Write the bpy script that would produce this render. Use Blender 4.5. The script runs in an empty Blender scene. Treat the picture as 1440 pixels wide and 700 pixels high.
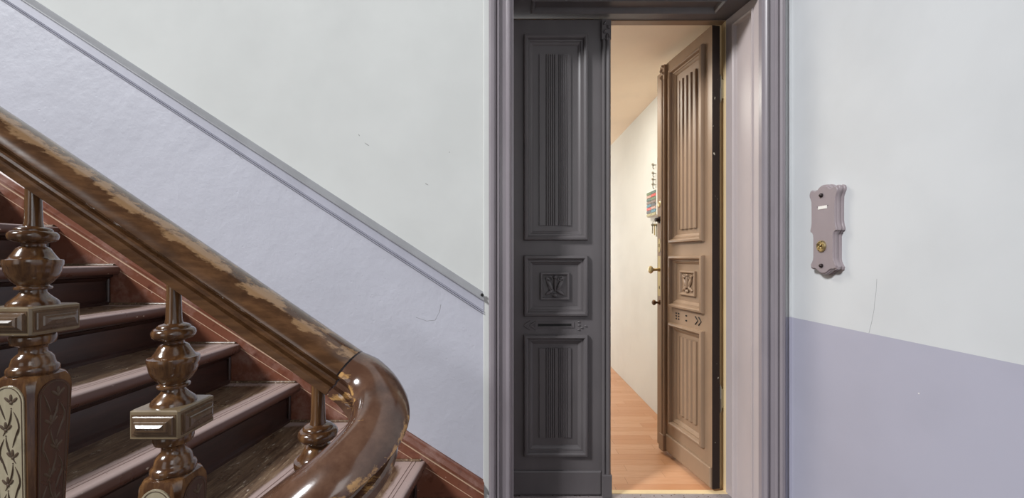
import bpy, bmesh, math, random
from mathutils import Vector, Matrix

random.seed(7)
S = bpy.context.scene
C = bpy.context.collection
PI = math.pi

# ------------------------------------------------------------------ camera
CZ = 1.30                     # eye height above the landing
cam_d = bpy.data.cameras.new('camera')
cam = bpy.data.objects.new('camera', cam_d)
C.objects.link(cam)
cam.location = (0, 0, CZ)
cam.rotation_euler = (PI / 2, 0, 0)
cam_d.sensor_width = 36
cam_d.lens = 580 / 1440 * 36
cam_d.shift_x = 10 / 1440
cam_d.shift_y = 12.5 / 1440
cam_d.clip_start = 0.05
S.camera = cam

# ------------------------------------------------------------------ world, lamps, exposure
S.view_settings.view_transform = 'Standard'
S.view_settings.look = 'None'
S.view_settings.exposure = 0.0
S.view_settings.gamma = 1.0
S.view_settings.use_curve_mapping = False

W = bpy.data.worlds.new('world')
S.world = W
W.use_nodes = True
bg = W.node_tree.nodes['Background']
bg.inputs['Color'].default_value = (0.93, 0.97, 1.0, 1)
bg.inputs['Strength'].default_value = 0.07


def area(name, loc, target, sx, sy, power, col=(1, 1, 1)):
    d = bpy.data.lights.new(name, 'AREA')
    d.shape = 'RECTANGLE'
    d.size, d.size_y, d.energy, d.color = sx, sy, power, col
    o = bpy.data.objects.new(name, d)
    C.objects.link(o)
    o.location = loc
    o.rotation_euler = (Vector(target) - Vector(loc)).to_track_quat('-Z', 'Y').to_euler()
    return o


# daylight of the stair windows: one up the flight, two on the half landing behind the viewer
area('stair_window_light', (-13.0, -7.6, 13.0), (-0.6, 1.8, 0.9), 2.6, 3.4, 4300, (0.96, 0.98, 1.0))
area('landing_window_light', (0.95, -2.3, 2.3), (-0.1, 1.9, 1.2), 0.9, 1.5, 12, (0.98, 0.98, 1.0))
area('well_window_light', (-1.7, -2.4, 1.35), (0.0, 1.7, 0.7), 1.2, 2.0, 9, (0.97, 0.98, 1.0))
# the flat behind the door: added unseen lamp lighting the open leaf, and added far-end daylight
area('hall_fill_light', (0.25, 3.0, 2.50), (0.55, 3.0, 0.0), 0.6, 0.6, 20, (1.0, 0.96, 0.86))
area('hall_end_fill_light', (0.1, 6.2, 1.5), (0.9, 3.0, 1.0), 1.3, 1.6, 31, (0.97, 0.99, 1.0))


# ------------------------------------------------------------------ mesh helpers
def obj(name, bm, mats, parent=None, smooth=0, bevel=0.0):
    bmesh.ops.recalc_face_normals(bm, faces=bm.faces[:])
    me = bpy.data.meshes.new(name)
    bm.to_mesh(me)
    bm.free()
    o = bpy.data.objects.new(name, me)
    C.objects.link(o)
    for m in (mats if isinstance(mats, (list, tuple)) else [mats]):
        me.materials.append(m)
    if smooth:
        for p in me.polygons:
            p.use_smooth = True
        me.set_sharp_from_angle(angle=math.radians(smooth))
    if bevel:
        b = o.modifiers.new('bevel', 'BEVEL')
        b.width, b.segments, b.limit_method, b.angle_limit = bevel, 2, 'ANGLE', math.radians(50)
        b.harden_normals = False
    if parent:
        o.parent = parent
    return o


def tag(o, label=None, cat=None, group=None, kind=None):
    if label: o['label'] = label
    if cat: o['category'] = cat
    if group: o['group'] = group
    if kind: o['kind'] = kind
    return o


def empty(name, loc, rz=0.0):
    o = bpy.data.objects.new(name, None)
    C.objects.link(o)
    o.location = loc
    o.rotation_euler = (0, 0, rz)
    o.empty_display_size = 0.1
    return o


def box(bm, x0, x1, y0, y1, z0, z1, mi=0):
    vs = [bm.verts.new((x, y, z)) for z in (z0, z1) for y in (y0, y1) for x in (x0, x1)]
    for f in ((0, 1, 3, 2), (4, 6, 7, 5), (0, 4, 5, 1), (1, 5, 7, 3), (3, 7, 6, 2), (2, 6, 4, 0)):
        bm.faces.new([vs[i] for i in f]).material_index = mi
    return vs


def loft(bm, rings, closed=True, cap=True, mi=0):
    """rings: lists of points of equal length"""
    R = [[bm.verts.new(p) for p in r] for r in rings]
    n = len(R[0])
    for a, b in zip(R, R[1:]):
        for i in range(n if closed else n - 1):
            j = (i + 1) % n
            bm.faces.new((a[i], a[j], b[j], b[i])).material_index = mi
    if cap and closed:
        bm.faces.new(R[0]).material_index = mi
        bm.faces.new(R[-1]).material_index = mi
    return R


def prism(bm, pts, fn, w0, w1, mi=0):
    """outline pts (u, v) extruded from w0 to w1; fn(u, v, w) -> xyz"""
    return loft(bm, [[fn(u, v, w0) for u, v in pts], [fn(u, v, w1) for u, v in pts]], mi=mi)


def lathe(bm, prof, c=(0, 0, 0), n=32, axis='z'):
    rings = []
    for r, z in prof:
        ring = []
        for i in range(n):
            a = 2 * PI * i / n
            p = (r * math.cos(a), r * math.sin(a), z)
            if axis == 'x': p = (p[2], p[0], p[1])
            if axis == 'y': p = (p[0], p[2], p[1])
            ring.append((c[0] + p[0], c[1] + p[1], c[2] + p[2]))
        rings.append(ring)
    loft(bm, rings)


def tube(bm, pts, r, n=6, taper=None):
    pts = [Vector(p) for p in pts]
    rings = []
    for i, p in enumerate(pts):
        t = (pts[min(i + 1, len(pts) - 1)] - pts[max(i - 1, 0)]).normalized()
        up = Vector((0, 0, 1)) if abs(t.z) < 0.9 else Vector((1, 0, 0))
        a = t.cross(up).normalized()
        b = t.cross(a).normalized()
        rr = r if taper is None else r * taper[i]
        rings.append([p + rr * (math.cos(2 * PI * k / n) * a + math.sin(2 * PI * k / n) * b) for k in range(n)])
    loft(bm, rings)


def frame(bm, u0, u1, v0, v1, prof, fn, cap=None):
    """mitred picture-frame moulding; prof = (inset, height) from outside in; cap: close the middle"""
    rings = []
    for t, h in prof:
        rings.append([fn(u0 + t, v0 + t, h), fn(u1 - t, v0 + t, h), fn(u1 - t, v1 - t, h), fn(u0 + t, v1 - t, h)])
    R = loft(bm, rings, cap=False)
    if cap:
        bm.faces.new(R[-1])


def blob(bm, c, r, fn, rot=0.0, n=8):
    """flattened ellipsoid on a (u, v, w) surface: r = (ru, rv, rw)"""
    rings = []
    for i in range(1, 6):
        th = PI * i / 6
        ring = []
        for k in range(n):
            ph = 2 * PI * k / n
            a, b, w = r[0] * math.cos(th), r[1] * math.sin(th) * math.cos(ph), r[2] * math.sin(th) * math.sin(ph)
            ring.append(fn(c[0] + a * math.cos(rot) - b * math.sin(rot), c[1] + a * math.sin(rot) + b * math.cos(rot), c[2] + w))
        rings.append(ring)
    loft(bm, rings)


def sloped(bm, x0, x1, ztop, slope, prof, mi=0):
    """moulding along a pitched line: prof = (y, dz below the top edge); ztop at x=0"""
    loft(bm, [[(x, y, ztop + slope * x + dz) for y, dz in prof] for x in (x0, x1)], mi=mi)


# ------------------------------------------------------------------ materials
def srgb(r, g, b):
    f = lambda c: (c / 255 / 12.92) if c / 255 <= 0.04045 else ((c / 255 + 0.055) / 1.055) ** 2.4
    return (f(r), f(g), f(b), 1)


class Mat:
    def __init__(self, name, col, rough=0.6, spec=0.5, metal=0.0, coat=0.0):
        self.m = bpy.data.materials.new(name)
        self.m.use_nodes = True
        self.nt = self.m.node_tree
        self.b = self.nt.nodes['Principled BSDF']
        self.b.inputs['Base Color'].default_value = col
        self.b.inputs['Roughness'].default_value = rough
        self.b.inputs['Specular IOR Level'].default_value = spec
        self.b.inputs['Metallic'].default_value = metal
        self.b.inputs['Coat Weight'].default_value = coat
        self.b.inputs['Coat Roughness'].default_value = 0.15
        self.col = None
        self.last_c = col
        self.h = None
        self.tc = self.nt.nodes.new('ShaderNodeTexCoord')

    def n(self, t, **kw):
        nd = self.nt.nodes.new(t)
        for k, v in kw.items():
            if hasattr(nd, k) and k not in ('Scale',): setattr(nd, k, v)
            else: nd.inputs[k].default_value = v
        return nd

    def l(self, a, b): self.nt.links.new(a, b)

    def noise(self, scale, detail=4, stretch=(1, 1, 1), rot=(0, 0, 0), rough=0.55, coord='Object'):
        mp = self.n('ShaderNodeMapping')
        mp.inputs['Scale'].default_value = stretch
        mp.inputs['Rotation'].default_value = rot
        self.l(self.tc.outputs[coord], mp.inputs['Vector'])
        nz = self.n('ShaderNodeTexNoise')
        nz.inputs['Scale'].default_value = scale
        nz.inputs['Detail'].default_value = detail
        nz.inputs['Roughness'].default_value = rough
        self.l(mp.outputs[0], nz.inputs['Vector'])
        return nz.outputs[0]

    def ramp(self, sock, lo, hi):
        r = self.n('ShaderNodeMapRange')
        r.inputs['From Min'].default_value = lo
        r.inputs['From Max'].default_value = hi
        self.l(sock, r.inputs['Value'])
        return r.outputs[0]

    def math(self, op, a, b):
        nd = self.n('ShaderNodeMath', operation=op)
        for i, s in enumerate((a, b)):
            if isinstance(s, (int, float)): nd.inputs[i].default_value = s
            else: self.l(s, nd.inputs[i])
        return nd.outputs[0]

    def attr(self, name):
        a = self.n('ShaderNodeAttribute', attribute_name=name)
        return a.outputs['Fac']

    def mix(self, fac, col):
        mx = self.n('ShaderNodeMix', data_type='RGBA')
        self.l(fac, mx.inputs[0])
        if self.col is None: mx.inputs[6].default_value = self.last_c
        else: self.l(self.col, mx.inputs[6])
        mx.inputs[7].default_value = col
        self.col = mx.outputs[2]
        self.l(self.col, self.b.inputs['Base Color'])
        return self

    def rough(self, sock, lo, hi):
        r = self.n('ShaderNodeMapRange')
        r.inputs['To Min'].default_value = lo
        r.inputs['To Max'].default_value = hi
        self.l(sock, r.inputs['Value'])
        self.l(r.outputs[0], self.b.inputs['Roughness'])
        return self

    def bump(self, sock, strength=0.3, dist=0.002):
        bp = self.n('ShaderNodeBump')
        bp.inputs['Strength'].default_value = strength
        bp.inputs['Distance'].default_value = dist
        self.l(sock, bp.inputs['Height'])
        if self.h: self.l(self.h, bp.inputs['Normal'])
        self.h = bp.outputs[0]
        self.l(self.h, self.b.inputs['Normal'])
        return self


def plaster(name, col, lump=0.35, rough=0.75):
    m = Mat(name, col, rough, 0.35)
    big = m.noise(6, 5)
    fine = m.noise(38, 4)
    c2 = tuple(c * 0.93 for c in col[:3]) + (1,)
    m.mix(m.ramp(m.noise(2.2, 4), 0.42, 0.7), c2)
    m.bump(big, lump, 0.010)
    m.bump(fine, lump, 0.0025)
    # small filled knocks
    v = m.n('ShaderNodeTexVoronoi')
    v.inputs['Scale'].default_value = 17
    m.l(m.tc.outputs['Object'], v.inputs['Vector'])
    m.bump(m.ramp(v.outputs['Distance'], 0.0, 0.10), lump * 0.9, 0.0015)
    return m.m


def paint(name, col, rough=0.42, dirt=0.25, chip=None, chip_t=0.74):
    m = Mat(name, col, rough, 0.45)
    c2 = tuple(c * (1 - dirt) for c in col[:3]) + (1,)
    m.mix(m.ramp(m.noise(9, 5, (1, 1, 0.35)), 0.4, 0.75), c2)
    if chip:
        m.mix(m.ramp(m.noise(55, 3, (1, 1, 0.5)), chip_t, chip_t + 0.02), chip)
    m.bump(m.noise(30, 3, (1, 1, 0.15)), 0.06, 0.002)
    return m.m


def varnish(name, dark, light, rough=0.22, worn=None, grain=(18, 18, 2), worn_t=0.62, wscale=26):
    m = Mat(name, dark, rough, 0.6, coat=0.35)
    g = m.noise(3.0, 6, grain, rough=0.65)
    m.mix(m.ramp(g, 0.42, 0.66), light)
    m.mix(m.ramp(m.noise(11, 5), 0.60, 0.85), tuple(c * 0.35 for c in dark[:3]) + (1,))
    if worn:
        w = m.math('ADD', m.attr('wear'), m.math('MULTIPLY', m.noise(wscale, 6, (0.45, 1, 1), rough=0.65), 1.0))
        m.mix(m.ramp(w, worn_t + 0.40, worn_t + 0.47), worn)
    m.bump(g, 0.12, 0.002)
    m.rough(m.noise(14, 4), rough * 0.6, rough * 1.6)
    return m.m


M_white = plaster('white_plaster', srgb(218, 219, 216), 0.12)
M_lilac = plaster('lilac_plaster', srgb(197, 197, 207), 0.5, 0.5)
M_lilac_r = plaster('lilac_smooth', srgb(176, 175, 190), 0.06, 0.5)
M_white_r = plaster('white_smooth', srgb(209, 211, 213), 0.06)
M_rail = paint('dado_paint', srgb(186, 186, 198), 0.5, 0.12)
M_railcap = paint('dado_cap_paint', srgb(158, 158, 161), 0.5, 0.15, srgb(80, 75, 75), 0.77)
M_casing = paint('casing_paint', srgb(146, 138, 143), 0.33, 0.12, srgb(200, 196, 194), 0.80)
M_jamb = paint('jamb_paint', srgb(180, 168, 167), 0.40, 0.08)
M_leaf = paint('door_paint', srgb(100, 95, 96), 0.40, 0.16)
M_leaf_lit = paint('door_paint_hall_lit', srgb(148, 122, 99), 0.42, 0.14)  # same door paint, with the hall's warm light put into its colour
M_slot = Mat('slot_dark', srgb(18, 15, 14), 0.7).m
M_edge = paint('old_door_edge', srgb(38, 22, 12), 0.5, 0.5, srgb(200, 190, 170), 0.70)
M_rebate = paint('bare_rebate_wood', srgb(230, 204, 158), 0.6, 0.12, srgb(206, 168, 104), 0.78)
M_sill = paint('sill_paint', srgb(160, 150, 150), 0.6, 0.3, srgb(90, 70, 60), 0.62)
M_brass = Mat('brass', srgb(190, 172, 130), 0.38, 0.5, 1.0).m
M_bronze = Mat('dark_bronze', srgb(92, 66, 46), 0.35, 0.5, 0.9).m
M_steel = Mat('old_steel', srgb(170, 165, 150), 0.4, 0.5, 0.9).m
M_bell = paint('bell_plate_paint', srgb(152, 140, 144), 0.38, 0.08)
M_screw = Mat('screw_dark', srgb(60, 52, 52), 0.35, 0.5, 0.7).m
M_crack = Mat('hairline', srgb(150, 148, 152), 0.7).m
M_label = Mat('label_white', srgb(235, 232, 228), 0.4).m
M_hall_wall = plaster('hall_wall', srgb(230, 231, 226), 0.05)
M_hall_ceil = plaster('hall_ceiling', srgb(244, 226, 202), 0.05)
M_floor = paint('landing_floor', srgb(110, 95, 85), 0.5, 0.2)

M_bal = varnish('baluster_varnish', srgb(78, 50, 30), srgb(124, 88, 54), 0.16)
M_block = varnish('baluster_block_varnish', srgb(84, 62, 44), srgb(112, 88, 66), 0.24, None, (6, 6, 2))
M_blockf = varnish('block_frame_varnish', srgb(116, 98, 74), srgb(140, 122, 96), 0.3, None, (6, 6, 2))
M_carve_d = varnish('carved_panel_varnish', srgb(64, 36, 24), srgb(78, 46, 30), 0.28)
M_carve_gleam = varnish('carved_panel_gleam', srgb(172, 160, 134), srgb(188, 176, 150), 0.30)  # paler copy for the front face, window reflection put into the colour
M_line = Mat('carving_groove', srgb(88, 70, 54), 0.5).m
M_hand = varnish('handrail_varnish', srgb(74, 48, 28), srgb(102, 70, 44), 0.17, srgb(146, 114, 82), (2, 18, 18), 0.50, 30)
M_wreath = varnish('wreath_varnish', srgb(84, 57, 43), srgb(102, 74, 58), 0.14, srgb(186, 142, 88), (10, 10, 10), 0.57, 42)
M_riser = varnish('riser_paint', srgb(44, 25, 20), srgb(58, 34, 27), 0.33, None, (2, 2, 14))


def tread_mat():
    m = Mat('tread_wood', srgb(124, 100, 78), 0.42, 0.5)
    g = m.noise(4.5, 7, (15, 1.6, 15), rough=0.7)
    m.mix(m.ramp(g, 0.40, 0.60), srgb(80, 58, 43))
    m.mix(m.ramp(m.noise(7, 8, (18, 2.2, 18), rough=0.8), 0.57, 0.62), srgb(190, 172, 146))
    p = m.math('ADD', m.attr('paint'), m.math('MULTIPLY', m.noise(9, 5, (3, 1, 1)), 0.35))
    m.mix(m.ramp(p, 0.62, 0.80), srgb(172, 150, 143))  # worn nosing paint, with the grazing wall reflection put into its pale colour
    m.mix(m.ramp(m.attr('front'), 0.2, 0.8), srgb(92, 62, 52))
    m.mix(m.ramp(m.noise(60, 3, (1, .4, 1)), 0.70, 0.72), srgb(190, 175, 160))
    m.bump(g, 0.25, 0.002)
    m.rough(m.noise(12, 4), 0.18, 0.42)
    return m.m


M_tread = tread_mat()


def skirt_mat():
    m = Mat('skirt_paint', srgb(122, 74, 56), 0.3, 0.5, coat=0.2)
    m.mix(m.ramp(m.noise(7, 6, (1, 1, 1), rough=0.7), 0.50, 0.72), srgb(156, 120, 108))
    m.mix(m.ramp(m.noise(22, 6), 0.56, 0.75), srgb(92, 48, 36))
    m.mix(m.ramp(m.noise(48, 4), 0.72, 0.75), srgb(205, 180, 165))
    return m.m


M_skirt = skirt_mat()
M_line_cream = paint('cream_line', srgb(206, 172, 144), 0.5, 0.2)


def plank_mat():
    m = Mat('laminate', srgb(212, 164, 128), 0.30, 0.5)
    oi = m.n('ShaderNodeObjectInfo')
    m.mix(m.ramp(oi.outputs['Random'], 0.0, 1.0), srgb(198, 142, 102))
    g = m.noise(4, 6, (1.6, 22, 22), rough=0.65)
    m.mix(m.math('MULTIPLY', m.ramp(g, 0.45, 0.7), 0.55), srgb(190, 134, 94))
    m.bump(g, 0.05, 0.001)
    return m.m


M_plank = plank_mat()

# ------------------------------------------------------------------ the setting
YW = 1.933                    # face of the door wall
PITCH = -0.651
DADO0 = 1.30 + 362.5 / 300 - (710 / 300) * 0.651     # z of the dado lower edge at x = 0
XR = 1.34                     # right wall
OX0, OX1, OZ = 0.035, 1.197, 2.5416       # door opening


def xz(u, v, w): return (u, w, v)


# wall with the stairs: white above the sloping rail, lilac below
bm = bmesh.new()
xl, xr = -5.0, OX0 - 0.055
zl, zr = DADO0 + PITCH * xl + 0.05, DADO0 + PITCH * xr + 0.05
prism(bm, [(xl, -1.2), (xr, -1.2), (xr, zr), (xl, zl)], xz, YW, 2.16, 1)
prism(bm, [(xl, zl), (xr, zr), (xr, 6.2), (xl, 6.2)], xz, YW, 2.16, 0)
tag(obj('wall_left', bm, [M_white, M_lilac]), 'plaster wall by the stairs, white over lilac along a sloping rail', 'wall', kind='structure')
bm = bmesh.new()
prism(bm, [(xr, OZ + 0.03), (OX1 + 0.07, OZ + 0.03), (OX1 + 0.07, 6.2), (xr, 6.2)], xz, YW, 2.16, 0)
box(bm, OX1 + 0.07, XR + 0.2, YW, 2.16, 1.023, 6.2, 0)
box(bm, OX1 + 0.07, XR + 0.2, YW, 2.16, -1.2, 1.023, 1)
tag(obj('wall_back', bm, [M_white_r, M_lilac_r]), 'wall around and above the tall panelled double door', 'wall', kind='structure')
# right wall
bm = bmesh.new()
box(bm, XR, XR + 0.2, -2.2, YW, 1.023, 6.2, 0)
box(bm, XR, XR + 0.2, -2.2, YW, -1.2, 1.023, 1)
wr = tag(obj('wall_right', bm, [M_white_r, M_lilac_r]), 'right wall, white above a grey lilac dado, carrying the bell plate', 'wall', kind='structure')
# corner bead and hairline crack of the right wall
bm = bmesh.new()
box(bm, XR - 0.012, XR - 0.0, YW - 0.006, YW, 1.023, 6.2, 0)
box(bm, XR - 0.012, XR - 0.0, YW - 0.006, YW, -1.2, 1.023, 1)
obj('corner_bead', bm, [M_white_r, M_lilac_r], wr, bevel=0.002)
bm = bmesh.new()
pts = [(XR, 1.34 * 580 / (px - 710), CZ - (py - 362.5) * 1.34 / (px - 710)) for px, py in ((1233, 392), (1232, 410), (1230, 425), (1229, 436), (1226, 452), (1222, 468))]
tube(bm, pts, 0.0007, 4)
obj('hairline_crack', bm, M_crack, wr)
bm = bmesh.new()
blob(bm, (1.335, 0.861, 0), (0.0025, 0.0025, 0.001), lambda u, v, w: (XR - w, u, v))
obj('paint_chip', bm, M_label, wr)

# landing, straight behind the curled rail
bm = bmesh.new()
box(bm, -0.15, XR, -2.2, YW, -0.12, 0.0)
tag(obj('floor', bm, M_floor), 'stair landing floor in front of the double door', 'floor', kind='structure')

# dado rail up the stair wall
dr = tag(empty('trim_1', (0, 0, 0)), 'grey lilac dado rail sloping down the stair wall to the door casing', 'trim', kind='structure')
x0, x1 = -4.9, -0.097
zt = DADO0 + 0.107
bm = bmesh.new()
sloped(bm, x0, x1, zt, PITCH, [(YW, -0.036), (YW - 0.012, -0.036), (YW - 0.012, -0.084), (YW, -0.088)])
obj('rail_board', bm, M_rail, dr, bevel=0.001)
bm = bmesh.new()
sloped(bm, x0, x1, zt, PITCH, [(YW, 0), (YW - 0.004, 0), (YW - 0.009, -0.010), (YW - 0.020, -0.022), (YW - 0.028, -0.030), (YW - 0.028, -0.037), (YW, -0.037)])
obj('rail_cap', bm, M_railcap, dr, 40)
bm = bmesh.new()
for a in (-0.0855, -0.0945):
    sloped(bm, x0, x1, zt, PITCH, [(YW, a), (YW - 0.012, a - 0.0005), (YW - 0.0155, a - 0.0035), (YW - 0.012, a - 0.0065), (YW, a - 0.0075)])
obj('rail_bead', bm, M_rail, dr)
bm = bmesh.new()
lathe(bm, [(0.002, 0), (0.0075, 0), (0.0075, -0.004), (0.005, -0.006)], (-0.105, YW - 0.022, zt + PITCH * -0.105 - 0.014), 12, 'y')
obj('nail_head', bm, M_slot, dr)
bm = bmesh.new()
for pts in (((585, 446), (600, 451), (612, 450), (618, 438), (620, 428)), ((330, 215), (336, 219), (341, 224))):
    tube(bm, [((px - 710) / 300, YW, CZ - (py - 362.5) / 300) for px, py in pts], 0.0009, 4)
w_l = bpy.data.objects['wall_left']
obj('hairline_crack', bm, M_crack, w_l)
bm = bmesh.new()
for px, py, a, l in ((600, 259, -0.5, .009), (516, 203, -0.6, .014), (505, 190, -0.9, .006), (632, 214, 0, .003), (684, 262, 1.4, .006)):
    blob(bm, ((px - 710) / 300, CZ - (py - 362.5) / 300, 0), (l, 0.0010, 0.0006), lambda u, v, w: (u, YW - w, v), a)
obj('scuff', bm, M_screw, w_l)

# ------------------------------------------------------------------ door casing, jambs, soffit, sill
fr = tag(empty('trim_2', (0, YW, 0)), 'grey painted door frame with moulded casing, panelled jamb and sill', 'door frame', kind='structure')
CP = [(0, 0), (0, .020), (.004, .024), (.012, .030), (.026, .031), (.034, .026), (.038, .015), (.042, .015), (.045, .027), (.051, .028), (.055, .017), (.088, .013), (.093, .020), (.099, .027), (.106, .028), (.112, .024), (.116, .017), (.127, .016), (.127, -.01), (0, -.01)]


def casing(name, xo, sgn, wscale=1.0):
    bm = bmesh.new()
    loft(bm, [[(xo + sgn * u * wscale, -w, z) for u, w in CP] for z in (-0.02, OZ + 0.02)])
    return obj(name, bm, M_casing, fr, 30)


casing('casing', -0.074, 1, 0.114 / 0.127)
casing('casing', 1.303, -1, 0.110 / 0.127)
bm = bmesh.new()
loft(bm, [[(x, -w, OZ + 0.13 - u) for u, w in CP] for x in (OX0 - 0.122, 1.303)])
obj('casing_head', bm, M_casing, fr, 30)
# plaster edge beside the casing
bm = bmesh.new()
box(bm, -0.101, -0.070, -0.010, 0, -0.02, 5.0)
obj('plaster_edge', bm, M_white, fr, bevel=0.004)
bm = bmesh.new()
box(bm, 1.3025, 1.311, -0.003, 0, -0.02, 5.0)  # dark strip laid on the wall for the shadow beside the casing
obj('gap_shadow', bm, M_slot, fr)
# right jamb: splayed reveal with a recessed panel
pF, pB = Vector((OX1 - 0.002, -0.005)), Vector((1.155, 0.222))
jl = (pB - pF).length
jd = (pB - pF) / jl
jn = Vector((-jd.y, jd.x))          # into the opening
if jn.x > 0: jn = -jn


def jfn(u, v, w):
    p = pF + jd * u + jn * w
    return (p.x, p.y, v)


bm = bmesh.new()
frame(bm, 0, jl, 0.0, OZ, [(0, -0.05), (0, 0), (0.0448, 0), (0.0449, 0.004), (0.050, 0.006), (0.058, 0.001), (0.066, -0.010), (0.070, -0.010)], jfn, cap=True)
obj('jamb_panel', bm, M_jamb, fr, bevel=0.001)
bm = bmesh.new()
box(bm, -0.03, OX0, -0.0, 0.222, 0.0, OZ)
obj('jamb', bm, M_jamb, fr, bevel=0.002)
bm = bmesh.new()
sr = []
for t, h in ((-1, 0.10), (-1, 0), (0, 0), (0.0001, -0.005), (0.006, -0.008), (0.014, 0.0), (0.022, 0.016), (0.028, 0.016)):
    a, b, c, d = (OX0 - 0.06, OX1 + 0.05, -0.005, 0.222) if t < 0 else (0.130 + t, 1.070 - t, 0.050 + t * .6, 0.160 - t)
    sr.append([(a, c, OZ + h), (b, c, OZ + h), (b, d, OZ + h), (a, d, OZ + h)])
bm.faces.new(loft(bm, sr, cap=False)[-1])
obj('soffit_panel', bm, M_leaf, fr, bevel=0.001)
bm = bmesh.new()
box(bm, OX0 - 0.06, OX1 + 0.02, 0.222, 0.262, OZ - 0.004, OZ + 0.3)
obj('head_rebate', bm, M_leaf_lit, fr)
# bare rebate behind the hinges of the open leaf
bm = bmesh.new()
box(bm, 1.128, 1.20, 0.262, 0.40, 0.06, OZ)
box(bm, 1.153, 1.20, 0.222, 0.262, 0.06, OZ)
obj('hinge_rebate', bm, M_rebate, fr, bevel=0.002)
bm = bmesh.new()
box(bm, OX0 - 0.06, OX1 - 0.02, 0.02, 0.222, 0.0, 0.0745)
obj('sill', bm, M_sill, fr, bevel=0.004)
for z in (2.19, 0.56):
    bm = bmesh.new()
    lathe(bm, [(.001, -.075), (.004, -.068), (.007, -.06), (.007, .0), (.0075, .001), (.007, .002), (.007, .06), (.004, .068), (.001, .075)], (1.133, 0.236, z), 12)
    box(bm, 1.137, 1.154, 0.240, 0.2415, z - 0.05, z + 0.05)
    obj('hinge', bm, M_steel, fr, 40)

# ------------------------------------------------------------------ door leaves
MOULD = [(0, 0), (0, 0.014), (0.004, 0.022), (0.014, 0.025), (0.020, 0.020), (0.025, 0.006), (0.033, 0.006), (0.036, 0.001), (0.044, -0.003), (0.049, -0.010), (0.056, -0.010)]


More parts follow.
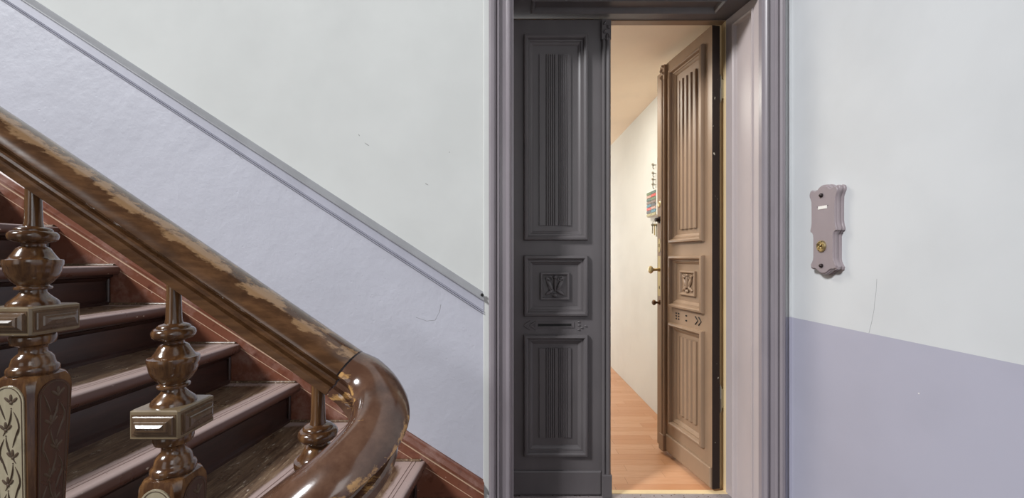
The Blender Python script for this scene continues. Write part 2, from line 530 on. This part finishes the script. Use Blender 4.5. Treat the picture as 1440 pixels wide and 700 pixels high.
def leaf(name, sx, root, LZ0, LZ1, pu0, pu1, as0, as1, wid, mat, wide_flutes):
    """u runs from the hinge to the free edge, w out of the stair side"""
    def fn(u, v, w): return (sx * u, -w, v)
    ps = [(pu0, pu1, 1.390, 2.445), (pu0, pu1, 1.0015, 1.313), (pu0, pu1, 0.2835, 0.906)]
    # frame of stiles and rails around three openings
    bm = bmesh.new()
    T = 0.042
    def b(u0, u1, v0, v1, w0=-T, w1=0.0):
        xs = sorted((sx * u0, sx * u1))
        box(bm, xs[0], xs[1], -w1, -w0, v0, v1)
    b(0, pu0 + .01, LZ0, LZ1); b(pu1 - .01, as1, LZ0, LZ1)
    zc = LZ0
    for (_, _, v0, v1) in (ps[2], ps[1], ps[0]):
        b(pu0 + .01, pu1 - .01, zc, v0 + .01); zc = v1 - .01
    b(pu0 + .01, pu1 - .01, zc, LZ1)
    obj('leaf_frame', bm, mat, root)
    # hinge edge, black with old paint
    bm = bmesh.new()
    xs = sorted((-sx * 0.0012, sx * 0.0004))
    box(bm, xs[0], xs[1], -0.001, T, LZ0 + .002, LZ1 - .002)
    obj('hinge_edge', bm, M_edge, root)
    for k, (u0, u1, v0, v1) in enumerate(ps):
        bm = bmesh.new()
        frame(bm, u0, u1, v0, v1, MOULD, fn, cap=True)
        bw = T * .8
        b(u0 + .012, u1 - .012, v0 + .012, v1 - .012, -bw, -.012)
        p = obj('panel', bm, mat, root, 30)
        if k != 1:                                   # reeded field
            f0, f1 = (u0 + .080, u1 - .084)
            g0, g1 = (v0 + .078, v1 - .095) if k == 0 else (v0 + .090, v1 - .072)
            bm = bmesh.new()
            if wide_flutes:
                n = 4
                prof = [(f0, -.009), (f0, -.002)]
                st = (f1 - f0) / n
                for i in range(n):
                    a = f0 + st * i
                    prof += [(a + st * .12, .002), (a + st * .5, .004), (a + st * .62, .002), (a + st * .68, -.008), (a + st * .96, -.008)]
                prof += [(f1, -.002), (f1, -.009)]
            else:
                w = f1 - f0
                prof = [(f0, -.009), (f0 + .001, -.002)]
                for s0 in (.20, .60):
                    for i in range(5):
                        a = f0 + (s0 + i * .066) * w
                        prof += [(a, -.002), (a + .0010, -.0075), (a + .0028, -.0075), (a + .0040, -.002), (a + .0062, -.0005), (a + .0084, -.002)]
                prof += [(f1 - .001, -.002), (f1, -.009)]
            loft(bm, [[fn(u, v, w) for u, w in prof] for v in (g0, g1)])
            obj('reeded_field', bm, mat, p, 25)
        else:                                        # carved flower square
            c0, c1, d0, d1 = u0 + .086, u1 - .092, v0 + .082, v1 - .088
            bm = bmesh.new()
            frame(bm, c0, c1, d0, d1, [(0, -.009), (0, .003), (.003, .005), (.009, .005), (.014, -.001), (.016, -.007)], fn, cap=True)
            obj('carved_square', bm, mat, p, 30)
            bm = bmesh.new()
            cu, cv, s = (c0 + c1) / 2, (d0 + d1) / 2, (c1 - c0) / 2
            for q in (-1, 1):
                blob(bm, (cu + q * s * .34, cv + s * .05, -.002), (s * .40, s * .17, .010), fn, PI / 2 - q * .45)
                blob(bm, (cu + q * s * .36, cv - s * .42, -.002), (s * .36, s * .13, .008), fn, -q * .55)
                blob(bm, (cu + q * s * .50, cv + s * .52, -.002), (s * .20, s * .10, .009), fn, q * .5)
                tube(bm, [fn(cu + q * s * (.12 + .50 * math.sin(t * 1.2)), cv - s * .68 + s * 1.2 * t, .002) for t in [i / 8 for i in range(9)]], .0028, 5)
                tube(bm, [fn(cu + q * s * (.40 + .20 * math.cos(t)), cv + s * (.52 + .17 * math.sin(t)), .003) for t in [i * .7 for i in range(8)]], .0026, 5)
            blob(bm, (cu, cv + s * .12, 0), (s * .55, s * .10, .011), fn, PI / 2)
            blob(bm, (cu, cv + s * .62, 0), (s * .14, s * .12, .011), fn)
            blob(bm, (cu, cv - s * .62, 0), (s * .17, s * .15, .010), fn)
            obj('flower_carving', bm, mat, p, 60)
    # letter plate rail with chevrons, dots and slot
    bm = bmesh.new()
    zc = .953
    uc = (pu0 + pu1) / 2 - .005
    if wide_flutes:
        for du in (.11, .085):
            for dv in (.016, 0, -.016):
                blob(bm, (uc + du, zc + dv, .001), (.007, .005, .003), fn)
        for dv in (.014, -.014):
            blob(bm, (uc + .01, zc + dv, .001), (.009, .005, .003), fn)
        for du in (-.075, -.105):
            for q in (-1, 1):
                tube(bm, [fn(uc + du, zc + q * .022, .001), fn(uc + du - .022, zc, .001)], .004, 5, [1, .6])
        obj('carved_chevron', bm, M_slot, root)
    else:
        prism(bm, [(uc - .10, zc - .012), (uc - .10, zc + .016), (uc + .10, zc + .016), (uc + .10, zc - .012), (uc + .03, zc - .012), (uc, zc - .022), (uc - .03, zc - .012)], fn, 0, .004)
        for du in (-.125, -.155):
            for q in (-1, 1):
                tube(bm, [fn(uc + du + .03, zc + q * .022, .002), fn(uc + du, zc, .002)], .006, 5, [.6, 1])
        for du, dv in ((.125, .018), (.125, 0), (.14, -.012), (.125, -.022), (.16, -.004)):
            blob(bm, (uc + du, zc + dv, .002), (.007, .005, .004), fn)
        pl = obj('letter_plate', bm, mat, root, 40)
        bm = bmesh.new()
        b(uc - .086, uc + .086, zc - .005, zc + .009, 0.001, .0046)
        obj('letter_slot', bm, M_slot, pl)
        bm = bmesh.new()
        prism(bm, [(uc - .088, zc - .008), (uc + .088, zc - .006), (uc + .088, zc - .003), (uc - .088, zc - .005)], fn, .004, .007)
        obj('slot_lip', bm, mat, pl)
    # kick board
    bm = bmesh.new()
    frame(bm, .002, as0 - .002, LZ0 + .006, .2065, [(0, 0), (0, .008), (.006, .012), (.01, .012)], fn, cap=True)
    obj('kick_board', bm, mat, root)
    # astragal: moulded strip with plinth and carved capital
    bm = bmesh.new()
    w = as1 - as0
    loft(bm, [[fn(as0 + u * w, v, h) for u, h in ((0, 0), (0, .014), (.12, .020), (.25, .020), (.33, .012), (.42, .012), (.52, .022), (.68, .025), (.84, .022), (.93, .014), (1, .012), (1, 0))] for v in (.195, 2.42)])
    a = obj('astragal', bm, mat, root, 35)
    bm = bmesh.new()
    b(as0 - .002, as1 + .003, LZ0, .195, 0, .029)
    obj('plinth', bm, mat, a, bevel=.003)
    bm = bmesh.new()
    b(as0 - .003, as1, 2.415, LZ1 - .008, 0, .020)
    for i in range(4):
        blob(bm, (as0 + w * (.3 if i % 2 else .68), 2.435 + i * .021, .020), (.013, .007, .012), fn, .9 if i % 2 else -.9)
    blob(bm, (as0 + w * .5, 2.428, .018), (.02, .007, .012), fn, PI / 2)
    obj('carved_capital', bm, mat, a, 50)
    # rebated lock strip outside the astragal
    if wid > as1:
        bm = bmesh.new()
        b(as1, wid, LZ0 + .004, LZ1 - .03, -T, .002)
        obj('lock_strip', bm, mat, root, bevel=.002)
    return fn


d1 = tag(empty('door_1', (-0.005, 2.125, 0)), 'closed dark grey leaf of the double door, with reeded panels and letter slot', 'door', kind='structure')
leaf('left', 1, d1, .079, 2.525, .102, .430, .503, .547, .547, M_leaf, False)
d2 = tag(empty('door_2', (1.1225, 2.156, 0), math.radians(-80.7)), 'open leaf of the double door, grey-brown from painted-in hall light, swung into the flat, with knobs and locks', 'door', kind='structure')
# the leaf turns about the pin: face plane lies one thickness in from the pin
off = empty('leaf_carrier', (0, 0, 0)); bpy.data.objects.remove(off)
fnr = leaf('right', -1, d2, .094, 2.513, .060, .385, .430, .476, .543, M_leaf_lit, True)
for ch in list(d2.children):
    ch.location.y -= 0.042
ZD = lambda py, u: CZ - (py - 362.5) / 580 * (2.154 + .987 * u)


def hw(name, bm, m, smooth=40):
    o = obj(name, bm, m, d2, smooth)
    o.location.y -= 0.042
    return o


def on(u, z):                                       # local centre on the lock strip face
    return (-u, -.002, z)


lu = .512
bm = bmesh.new(); lathe(bm, [(.001, -.006), (.016, -.006), (.020, -.003), (.021, 0)], on(lu, ZD(287, .51)), 20, 'y'); hw('key_rose', bm, M_brass)
bm = bmesh.new(); lathe(bm, [(.001, -.030), (.012, -.030), (.013, -.028), (.013, -.010), (.020, -.009), (.022, 0)], on(lu, ZD(309, .51)), 20, 'y'); hw('lock_cylinder', bm, M_screw)
z = ZD(345, .51)
bm = bmesh.new()
prism(bm, [(lu + .014 * math.sin(t), z + .045 * math.cos(t)) for t in [i * PI / 10 for i in range(20)]], fnr, .002, .006)
e = hw('keyhole_plate', bm, M_brass)
bm = bmesh.new(); blob(bm, (lu, z + .006, .006), (.005, .005, .002), fnr); blob(bm, (lu, z - .006, .006), (.008, .003, .002), fnr, PI / 2); obj('keyhole', bm, M_slot, e)
z0, z1 = ZD(416, .51), ZD(360, .51)
bm = bmesh.new()
prism(bm, [(lu - .018, z0), (lu + .018, z0), (lu + .018, z1), (lu - .018, z1)], fnr, .002, .005)
e = hw('knob_plate', bm, M_brass)
bm = bmesh.new(); blob(bm, (lu, ZD(404, .51), .005), (.012, .004, .002), fnr, PI / 2); obj('keyhole', bm, M_slot, e)
bm = bmesh.new(); lathe(bm, [(.001, -.074), (.014, -.074), (.022, -.070), (.025, -.063), (.022, -.056), (.010, -.050), (.008, -.02), (.013, -.004), (.014, 0)], on(lu, ZD(379, .51)), 24, 'y'); hw('door_knob', bm, M_brass)
bm = bmesh.new(); lathe(bm, [(.001, -.050), (.012, -.049), (.018, -.043), (.017, -.036), (.008, -.028), (.007, -.015), (.015, -.004), (.016, 0)], on(lu, ZD(425, .51)), 24, 'y'); hw('pull_knob', bm, M_bronze)

# ------------------------------------------------------------------ the hall behind the door
ZF = 0.070
bm = bmesh.new(); box(bm, 1.20, 1.30, 2.16, 6.6, 0.0, 2.62)
tag(obj('wall_hall_right', bm, M_hall_wall), 'cream hall wall behind the open door leaf', 'wall', kind='structure')
bm = bmesh.new(); box(bm, -0.75, -0.65, 2.16, 6.6, 0.0, 2.62)
tag(obj('wall_hall_left', bm, M_hall_wall), 'cream hall wall hidden behind the closed door leaf', 'wall', kind='structure')
bm = bmesh.new(); box(bm, -0.65, 1.20, 6.5, 6.6, 0.0, 2.62)
tag(obj('wall_hall_end', bm, M_hall_wall), 'cream end wall of the hall behind the door', 'wall', kind='structure')
bm = bmesh.new(); box(bm, -0.65, 1.20, 2.162, 6.5, 2.575, 2.70)
tag(obj('ceiling', bm, M_hall_ceil), 'peach toned ceiling of the hall behind the door', 'ceiling', kind='structure')
bm = bmesh.new(); box(bm, -0.75, 1.20, 2.172, 6.5, 0.0, ZF - 0.006)
fl = tag(obj('floor_hall', bm, M_line), 'orange brown strip floor of the hall behind the door', 'floor', kind='structure')
bm = bmesh.new(); box(bm, -0.05, 1.16, 2.142, 2.176, 0.0, 0.0775)
obj('threshold_strip', bm, M_rebate, fl, bevel=.003)
# strips of the floor, one mesh shared by all full strips
PW, PL = 0.0685, 0.46
bm = bmesh.new(); box(bm, 0.0005, PL - .0005, 0.0004, PW - .0004, -0.006, 0.0)
src = obj('plank', bm, M_plank, fl)
src.location = (-0.65, 2.176, ZF)
first = True
y, row = 2.176, 0
cut_mesh = {}
while y < 5.40:
    x = -0.18 - random.random() * PL
    while x < 1.20:
        xa, xb = x, min(x + PL, 1.198)
        if first:
            o = src; first = False
        else:
            o = src.copy(); C.objects.link(o); o.parent = fl
        o.location = (xa, y, ZF)
        o.scale = ((xb - xa) / PL, 1, 1)
        x += PL
    y += PW; row += 1
bm = bmesh.new()
box(bm, -0.65, -0.66 + .47, 2.176, 6.5, ZF - .006, ZF - .001); box(bm, -0.2, 1.198, y, 6.5, ZF - .006, ZF - .001)
tag(obj('plank_field', bm, M_plank, fl), kind='stuff')

# key board, hooks and keys on the hall wall
kb = tag(empty('key_board', (1.20, 3.26, 1.735)), 'small colourful key box fixed on the cream hall wall beyond the door edge', 'key box')
bm = bmesh.new(); box(bm, -0.035, 0, -.13, .13, -.105, .105)
obj('case', bm, M_hall_wall, kb, bevel=.006)
cols = [srgb(60, 90, 70), srgb(205, 60, 35), srgb(90, 110, 60), srgb(120, 95, 75), srgb(70, 65, 60), srgb(190, 150, 130), srgb(60, 120, 140), srgb(160, 150, 90)]
for i, c in enumerate(cols):
    m = Mat('key_tag_%d' % i, c, 0.5).m
    for q in (0, 1):
        bm = bmesh.new()
        box(bm, -.040, -.034, .115 - q * .10 - .095, .115 - q * .10, .085 - i * .0245 - .014, .085 - i * .0245 + .006)
        obj('key_tag', bm, m if q else Mat('key_tag_b%d' % i, cols[(i * 3 + 2) % 8], 0.5).m, kb)
hk = tag(empty('hook_strip', (1.20, 3.22, 1.98)), 'narrow strip of metal hooks on the hall wall above the key box', 'hooks')
bm = bmesh.new(); box(bm, -.02, 0, -.02, .02, -.14, .1)
obj('hook_board', bm, M_hall_wall, hk, bevel=.003)
for z in (.045, -.02, -.07, -.11):
    bm = bmesh.new()
    tube(bm, [(-.02, 0, z), (-.035, 0, z), (-.045, 0, z - .012), (-.043, 0, z - .026), (-.034, 0, z - .03)], .004, 6)
    blob(bm, (-.046, z + .004, 0), (.010, .010, .010), lambda u, v, w: (u, w, v))
    obj('hook', bm, M_steel, hk, 50)
ks = tag(empty('key_bunch', (1.20, 3.22, 1.575)), 'bunch of keys hanging below the colourful key box', 'keys')
bm = bmesh.new(); tube(bm, [(-.035 + .012 * math.cos(t), 0, .012 * math.sin(t)) for t in [i * PI / 6 for i in range(13)]], .002, 5); obj('key_ring', bm, M_steel, ks)
for i in range(3):
    bm = bmesh.new()
    box(bm, -.053 + i * .017, -.043 + i * .017, -.002 + i * .004, .001 + i * .004, -.085 - i * .012, -.02)
    lathe(bm, [(.001, 0), (.011, 0), (.011, .003), (.001, .003)], (-.048 + i * .017, -.002 + i * .004, -.018), 12, 'y')
    obj('key', bm, M_brass if i == 1 else M_steel, ks)

# ------------------------------------------------------------------ staircase
RISE = 0.1805
NX = [-0.127, -0.367, -0.655, -0.950, -1.227, -1.512, -1.787, -2.067, -2.347, -2.627, -2.907]
SK = [0.10, 0.10, 0.12, 0.105, 0.03, 0.01, 0.0, 0.0, 0.0, 0.0, 0.0]      # dx/dy of each nosing line
YA, YB = 1.912, 0.76          # wall side, rail side
OV = 0.052
st = tag(empty('staircase', (NX[0], YA, 0)), 'worn dark brown wooden staircase rising along the lilac wall', 'staircase')
st_off = -Vector((NX[0], YA, 0))
NXE = NX + [-3.19]
SKE = SK + [0.0]


def nos(k, y): return NXE[k] - SKE[k] * (YA - y)


for k in range(len(NX)):
    zt = RISE * (k + 1)
    prof = [(0.006, -.040), (0.0, -.034), (-.003, -.022), (0.0, -.009), (.007, -.002), (.016, 0), (.040, 0), (.041, -.003), (.044, -.003), (.045, 0), (.057, 0), (.058, -.003), (.061, -.003), (.062, 0), (.075, 0), (.10, 0), (.14, 0)]
    fixed = len(prof)
    bm = bmesh.new()
    pl = bm.verts.layers.float.new('paint')  # nosing paint together with its painted-in sheen
    pf_ = bm.verts.layers.float.new('front')
    rings = []
    ns = 10
    for i in range(ns + 1):
        y = YA + (YB - YA) * i / ns
        x0 = nos(k, y)
        xb = nos(k + 1, y) - OV - .012
        pts = [(x0 - s, y, zt + z) for s, z in prof] + [(xb, y, zt), (xb, y, zt - .040)]
        rings.append([Vector(p) + st_off for p in pts])
    R = loft(bm, rings)
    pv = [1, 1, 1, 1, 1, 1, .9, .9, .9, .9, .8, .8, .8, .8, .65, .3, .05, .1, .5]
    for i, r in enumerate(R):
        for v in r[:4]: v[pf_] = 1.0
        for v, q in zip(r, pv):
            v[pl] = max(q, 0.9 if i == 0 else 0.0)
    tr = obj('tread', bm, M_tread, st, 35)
    # bead along the wall end
    bm = bmesh.new()
    xa, xb = nos(k, YA) - .02, nos(k + 1, YA) - OV
    lathe(bm, [(.0005, 0), (.007, 0), (.007, xa - xb), (.0005, xa - xb)], Vector((xb, YA - .004, zt + .003)) + st_off, 8, 'x')
    obj('wall_bead', bm, M_tread, tr, 50)
    # riser
    bm = bmesh.new()
    z0, z1 = zt - RISE, zt - .04
    rp = [(0.0, z0), (-.012, z0), (-.012, z0 + .012), (-.006, z0 + .016), (0, z0 + .02), (0, z1 - .030), (-.006, z1 - .026), (-.010, z1 - .016), (-.022, z1 - .010), (-.024, z1), (.02, z1), (.02, z0)]
    loft(bm, [[Vector((nos(k, y) - OV - s, y, z)) + st_off for s, z in rp] for y in (YA, YB + .02)])
    ri = obj('riser', bm, M_riser, st, 35)
    bm = bmesh.new()
    x0 = nos(k, YA) - OV
    lathe(bm, [(.001, z0 + .012), (.008, z0 + .014), (.008, z1 - .02), (.001, z1 - .018)], Vector((x0 + .004, YA - .004, 0)) + st_off, 8)
    obj('corner_bead', bm, M_riser, ri, 50)
# outer string that closes the flight at the rail side
bm = bmesh.new()
pts = []
for k in range(len(NX)):
    z0, z1 = RISE * k, RISE * (k + 1) - .04
    x = nos(k, YB) - OV - .004
    pts += [(x, z0), (x, z1)]
pts += [(nos(10, YB) - .3, RISE * 11 - .04), (nos(10, YB) - .3, RISE * 11 - .4), (nos(1, YB), -.1), (nos(0, YB) - OV, -.1)]
prism(bm, [(u + st_off.x, v) for u, v in pts], lambda u, v, w: (u, w + st_off.y, v), YB + .02, YB + .06)
obj('outer_string', bm, M_riser, st)

# skirting board of the stairs on the wall
sk = tag(empty('baseboard_left', (0, 0, 0)), 'red-brown sloping stair skirting with cream lines along the lilac wall', 'skirting', kind='structure')
SKZ = 0.472 + 0.433 * -0.643
ss = -0.643
x0, x1 = -4.0, -0.097
bm = bmesh.new()
sloped(bm, x0, x1, SKZ, ss, [(YW, -.004), (YW - .020, -.04), (YW - .020, -.60), (YW, -.60)])
obj('skirt_board', bm, M_skirt, sk)
bm = bmesh.new()
sloped(bm, x0, x1, SKZ, ss, [(YW, .004), (YW - .006, .003), (YW - .010, -.004), (YW - .012, -.012), (YW - .024, -.020), (YW - .030, -.030), (YW - .028, -.042), (YW - .018, -.047), (YW, -.047)])
obj('skirt_cap', bm, M_skirt, sk, 40)
for dz, h, w in ((-.049, .006, .024), (-.101, .0028, .0215)):
    bm = bmesh.new()
    sloped(bm, x0, x1, SKZ, ss, [(YW, dz), (YW - w, dz), (YW - w, dz - h), (YW, dz - h)])
    obj('cream_line', bm, M_line_cream, sk)

# ------------------------------------------------------------------ railing
YR = 0.80
RS = 0.66                    # pitch of the rail
def zb(x): return 1.258 - RS * (x + 0.642)      # underside of the rail


def yr(x):                    # plan line of the rail, easing in towards the well
    u = max(x, -0.95) + 0.64
    return 0.80 - 0.0425 * u - 0.0235 * u * u
rl = tag(empty('stair_railing', (-0.36, YR, RISE)), 'worn brown wooden stair railing with turned balusters and a curled rail end', 'railing')
ro = -Vector((-0.36, YR, RISE))
# half section (side, height, wear)
HP = [(0, 0, 0), (.031, 0, .0), (.036, .003, .12), (.036, .015, .0), (.033, .019, .12), (.024, .021, 0), (.022, .025, 0), (.027, .028, 0), (.027, .032, 0), (.018, .035, 0), (.018, .040, 0), (.034, .043, .0), (.046, .047, .14), (.0495, .052, .06), (.048, .059, .0), (.043, .067, .10), (.036, .075, .34), (.026, .082, .47), (.012, .0865, .42), (0, .088, .36)]
SEC = HP + [(-s, h, w) for s, h, w in HP[-2:0:-1]]


def rail(name, stations, m, wear=None):
    """stations: (centre of underside, tangent, width scale)"""
    bm = bmesh.new()
    wl = bm.verts.layers.float.new('wear')
    rings = []
    for p, t, ws, *inner in stations:
        wi = inner[0] if inner else ws
        t = t.normalized()
        side = Vector((t.y, -t.x, 0)).normalized()        # to the right of travel
        up = side.cross(t)
        rings.append([p + side * s * (wi if s > 0 else ws) + up * h * (0.5 + ws * .5) + ro for s, h, w in SEC])
    R = loft(bm, rings)
    for r in R:
        for v, (s, h, w) in zip(r, SEC):
            v[wl] = w if wear is None else wear(s, h)
    return obj(name, bm, m, rl, 32)


XJ = -0.322                   # the joint
def tng(x): return Vector((1, (yr(x + .01) - yr(x - .01)) / .02, -RS))


n = 40
xs = [-1.9 + (XJ - .003 + 1.9) * i / n for i in range(n + 1)]
rail('handrail', [(Vector((x, yr(x), zb(x))), tng(x), 1.0) for x in xs], M_hand)
# wreath: half turn over the narrow well, then down the next flight
WR = 0.085
sts = []
for i in range(3):
    x = XJ + .006 * i
    sts.append((Vector((x, yr(x), zb(x))), tng(x), 1.0 + .03 * i))
p0 = sts[-1][0]
a0 = -math.atan(tng(XJ).y)
cx, cy = p0.x - WR * math.sin(a0), p0.y - WR * math.cos(a0)
N = 26
for i in range(1, N + 1):
    a = a0 + (PI - a0) * i / N
    p = Vector((cx + WR * math.sin(a), cy + WR * math.cos(a), p0.z - RS * WR * (a - a0)))
    sts.append((p, Vector((math.cos(a), -math.sin(a), -RS)), 1.08 + .18 * math.sin(a) ** .8 if a < PI - .01 else 1.08, 1.06 - .26 * math.sin(min(a, PI - .01) ** .75 * PI ** .25)))
pe = sts[-1][0]
for i in range(1, 9):
    sts.append((pe + Vector((-.06 * i, 0, -RS * .06 * i)), Vector((-1, 0, -RS)), 1.08))
rail('rail_wreath', sts, M_wreath, lambda s, h: 0.46 if (0.046 <= h <= 0.06) else (0.40 if h < 0.034 and h > 0 else 0.30))

# balusters
BP = [(.0113, .004), (.0113, 0), (.0129, -.074), (.0145, -.084), (.0235, -.087), (.0268, -.090), (.0268, -.093), (.031, -.094), (.0345, -.098), (.0355, -.103), (.034, -.109), (.030, -.113), (.0185, -.116), (.0168, -.119), (.0168, -.123), (.0205, -.1245), (.0235, -.127), (.0270, -.134), (.0310, -.141), (.0355, -.148), (.0412, -.149), (.0418, -.152), (.0416, -.160), (.0398, -.163), (.0388, -.171), (.0355, -.181), (.0290, -.191), (.0215, -.199), (.0225, -.201), (.0262, -.202), (.0266, -.205), (.0255, -.207), (.0185, -.208), (.0183, -.212), (.0215, -.217), (.0270, -.223), (.0335, -.229), (.0360, -.233), (.0370, -.2385)]
BP2 = [(.02, -.289), (.0305, -.2935), (.0325, -.299), (.0325, -.306), (.0305, -.313), (.0225, -.3165), (.0197, -.319), (.0197, -.330), (.0240, -.334), (.0285, -.340), (.0308, -.349), (.0315, -.354), (.0345, -.356), (.0365, -.359), (.0368, -.366), (.0352, -.370), (.02, -.376)]
BH = 0.046


def sq(h, z, c=0.0):
    """square ring with chamfered corners"""
    k = h - c
    return [(h, -k, z), (h, k, z), (k, h, z), (-k, h, z), (-h, k, z), (-h, -k, z), (-k, -h, z), (k, -h, z)]


def baluster(x, first):
    z = zb(x)
    ln = z - RISE * max(1, round((z - .897) / RISE))
    bm = bmesh.new()
    lathe(bm, BP, n=36); lathe(bm, BP2, n=36)
    b = obj('baluster', bm, M_bal, rl, 50)
    b.location = Vector((x, yr(x), z)) + ro
    # square block with hipped facets
    bm = bmesh.new()
    loft(bm, [sq(BH - .003, -.2375, .004), sq(BH, -.240, .003), sq(BH, -.289, .003), sq(BH - .003, -.2915, .004)])
    obj('square_block', bm, M_blockf, b)
    bm = bmesh.new()
    for q in range(4):
        a = q * PI / 2
        def f(u, v, w): 
            p = Vector((u, -BH - w, v)); p.rotate(Matrix.Rotation(a, 3, 'Z')); return p
        frame(bm, -.0405, .0405, -.2845, -.2445, [(0, -.003), (0, .001), (.0035, .001), (.0045, .0045), (.0105, .0065), (.0115, .0095), (.0155, .0105), (.0197, .0135)], f, cap=True)
    obj('hipped_facet', bm, M_block, b)
    # tapering carved shaft
    t0, t1 = -.372, -ln + .16
    w0, w1 = .0405, .0300
    bm = bmesh.new()
    loft(bm, [sq(.030, t0 + .004, .014), sq(.0365, t0 - .002, .012), sq(w0 - .0005, t0 - .014, .009), sq(w0, t0 - .03, .007), sq(w1, t1, .005)])
    obj('tapered_shaft', bm, M_bal, b, 30)
    def hwid(v): return w0 + (w1 - w0) * (t0 - .03 - v) / (t0 - .03 - t1)
    for q in range(4):
        a = q * PI / 2
        def f(u, v, w):
            p = Vector((u * hwid(v) / w0, -hwid(v) - w, v)); p.rotate(Matrix.Rotation(a, 3, 'Z')); return p
        top = t0 - .012
        r = .029
        arch = [(r * math.cos(t), top - r + r * math.sin(t)) for t in [i * PI / 12 for i in range(13)]]
        out = [(r, t1 + .02)] + arch + [(-r, t1 + .02)]
        bm = bmesh.new()
        prism(bm, out, f, -.004, .0018)
        p = obj('carved_panel', bm, M_carve_gleam if q == 0 else M_carve_d, b)
        if q == 0: p['label'] = 'front panel with painted-in gleam'
        # incised border and flower tendrils
        bm = bmesh.new()
        k = .88
        tube(bm, [f(u * k, v - .003, .0018) for u, v in out], .0009, 5)
        zc = top - .03
        step = .052
        for j in range(5):
            c = zc - j * step
            s = -1 if j % 2 else 1
            if c < t1 + .05: break
            for d in (-1, 0, 1):
                blob(bm, (s * .006 + d * .007, c + (.008 if d == 0 else .004), .0018), (.0075, .0030, .0014), f, PI / 2 - d * .8)
            blob(bm, (s * .006, c - .002, .0018), (.0034, .0034, .0018), f)
            blob(bm, (s * .006, c - .012, .0018), (.0014, .0014, .0012), f)
            tube(bm, [f(s * (.006 - .018 * t * t), c - .014 - t * .05, .0018) for t in [i / 6 for i in range(7)]],   .0017, 5, [.4, .8, 1, 1, 1, .8, .4])
            tube(bm, [f(s * (.010 + .010 * math.sin(t * 2.4)), c - .018 - t * .045, .0018) for t in [i / 6 for i in range(7)]], .0015, 5, [.3, .8, 1, 1, 1, .8, .3])
            tube(bm, [f(-s * (.020 - .014 * t), c + .006 - t * .04, .0018) for t in [i / 6 for i in range(7)]], .0015, 5, [.3, .8, 1, 1, 1, .8, .3])
        obj('flower_carving', bm, M_line, b)
    bm = bmesh.new()
    lathe(bm, [(.02, t1 + .002), (.034, t1 - .002), (.038, t1 - .010), (.034, t1 - .018), (.026, t1 - .022), (.026, t1 - .03), (.03, t1 - .036)], n=28)
    loft(bm, [sq(.040, -ln + .122, .004), sq(.044, -ln + .118, .003), sq(.044, -ln, .003)])
    obj('foot_block', bm, M_bal, b, 40)
    return b


for x in (-0.356, -0.642, -0.926, -1.21):
    baluster(x, False)

# ------------------------------------------------------------------ bell plate on the right wall
bp = tag(empty('bell_plate', (XR, 1.698, 1.418)), 'grey wooden bell plate with brass push button on the white right wall', 'door bell')


def pf(u, v, w): return (-w, -u, v)         # u towards the viewer


def plate_outline(d=0.0):
    h = [(0, .184), (.014, .183), (.026, .178), (.036, .169), (.046, .166), (.058, .169), (.070, .172), (.078, .168), (.082, .158), (.081, .148), (.075, .138), (.070, .124), (.069, .10), (.069, .03), (.072, .012), (.077, .000), (.076, -.008), (.066, -.012), (.060, -.022), (.058, -.036), (.058, -.120), (.060, -.132), (.068, -.146), (.074, -.154), (.072, -.164), (.062, -.168), (.048, -.168), (.036, -.172), (.022, -.182), (.010, -.187), (0, -.188)]
    pts = h + [(-u, v) for u, v in h[-2:0:-1]]
    return [(u * (1 - d / .075), v * (1 - d / .185)) for u, v in pts]


bm = bmesh.new()
rings = []
for d, w in ((0, 0), (0, .007), (.002, .009), (.0035, .009), (.0035, .013), (.001, .016), (.001, .024), (.003, .027), (.006, .027), (.0065, .030), (.0085, .032)):
    rings.append([pf(u, v, w) for u, v in plate_outline(d)])
loft(bm, rings)
obj('back_board', bm, M_bell, bp, 35)
for nm, v in (('screw', .140), ('screw', -.150)):
    bm = bmesh.new(); lathe(bm, [(.0085, -.032), (.0085, -.035), (.007, -.039), (.004, -.042), (.0005, -.043)], (0, 0.005, v), 16, 'x'); obj(nm, bm, M_screw, bp, 50)
bm = bmesh.new(); box(bm, -.0335, -.0315, -.024, .024, .083, .096)
nl = obj('name_label', bm, M_label, bp, bevel=.0006)
for y in (-.027, .027):
    bm = bmesh.new(); lathe(bm, [(.0018, -.0315), (.0018, -.0335), (.0004, -.034)], (0, y, .0945), 8, 'x'); obj('label_pin', bm, M_screw, nl)
bm = bmesh.new()
lathe(bm, [(.024, -.031), (.024, -.036), (.022, -.039), (.018, -.0395), (.0165, -.0365), (.0005, -.0365)], (0, 0.004, -.070), 28, 'x')
bt = obj('push_button', bm, M_brass, bp, 40)
bm = bmesh.new()
for q in (1, -1):
    tube(bm, [(-.038, .004 + q * (.006 + .007 * math.cos(t)), -.070 + q * .008 * math.sin(t) + q * .002) for t in [i * PI / 7 - 1.2 for i in range(10)]], .0020, 6)
tube(bm, [(-.039, -.007, -.062), (-.040, .004, -.070), (-.039, .015, -.078)], .003, 6, [.6, 1, .6])
obj('button_ornament', bm, M_brass, bt, 60)
for a in range(4):
    t = a * PI / 2 + .4
    bm = bmesh.new()
    blob(bm, (.004 + .0205 * math.cos(t), -.070 + .0205 * math.sin(t), .0392), (.0022, .0022, .0012), lambda u, v, w: (-w, u, v))
    obj('button_dot', bm, M_slot, bt)
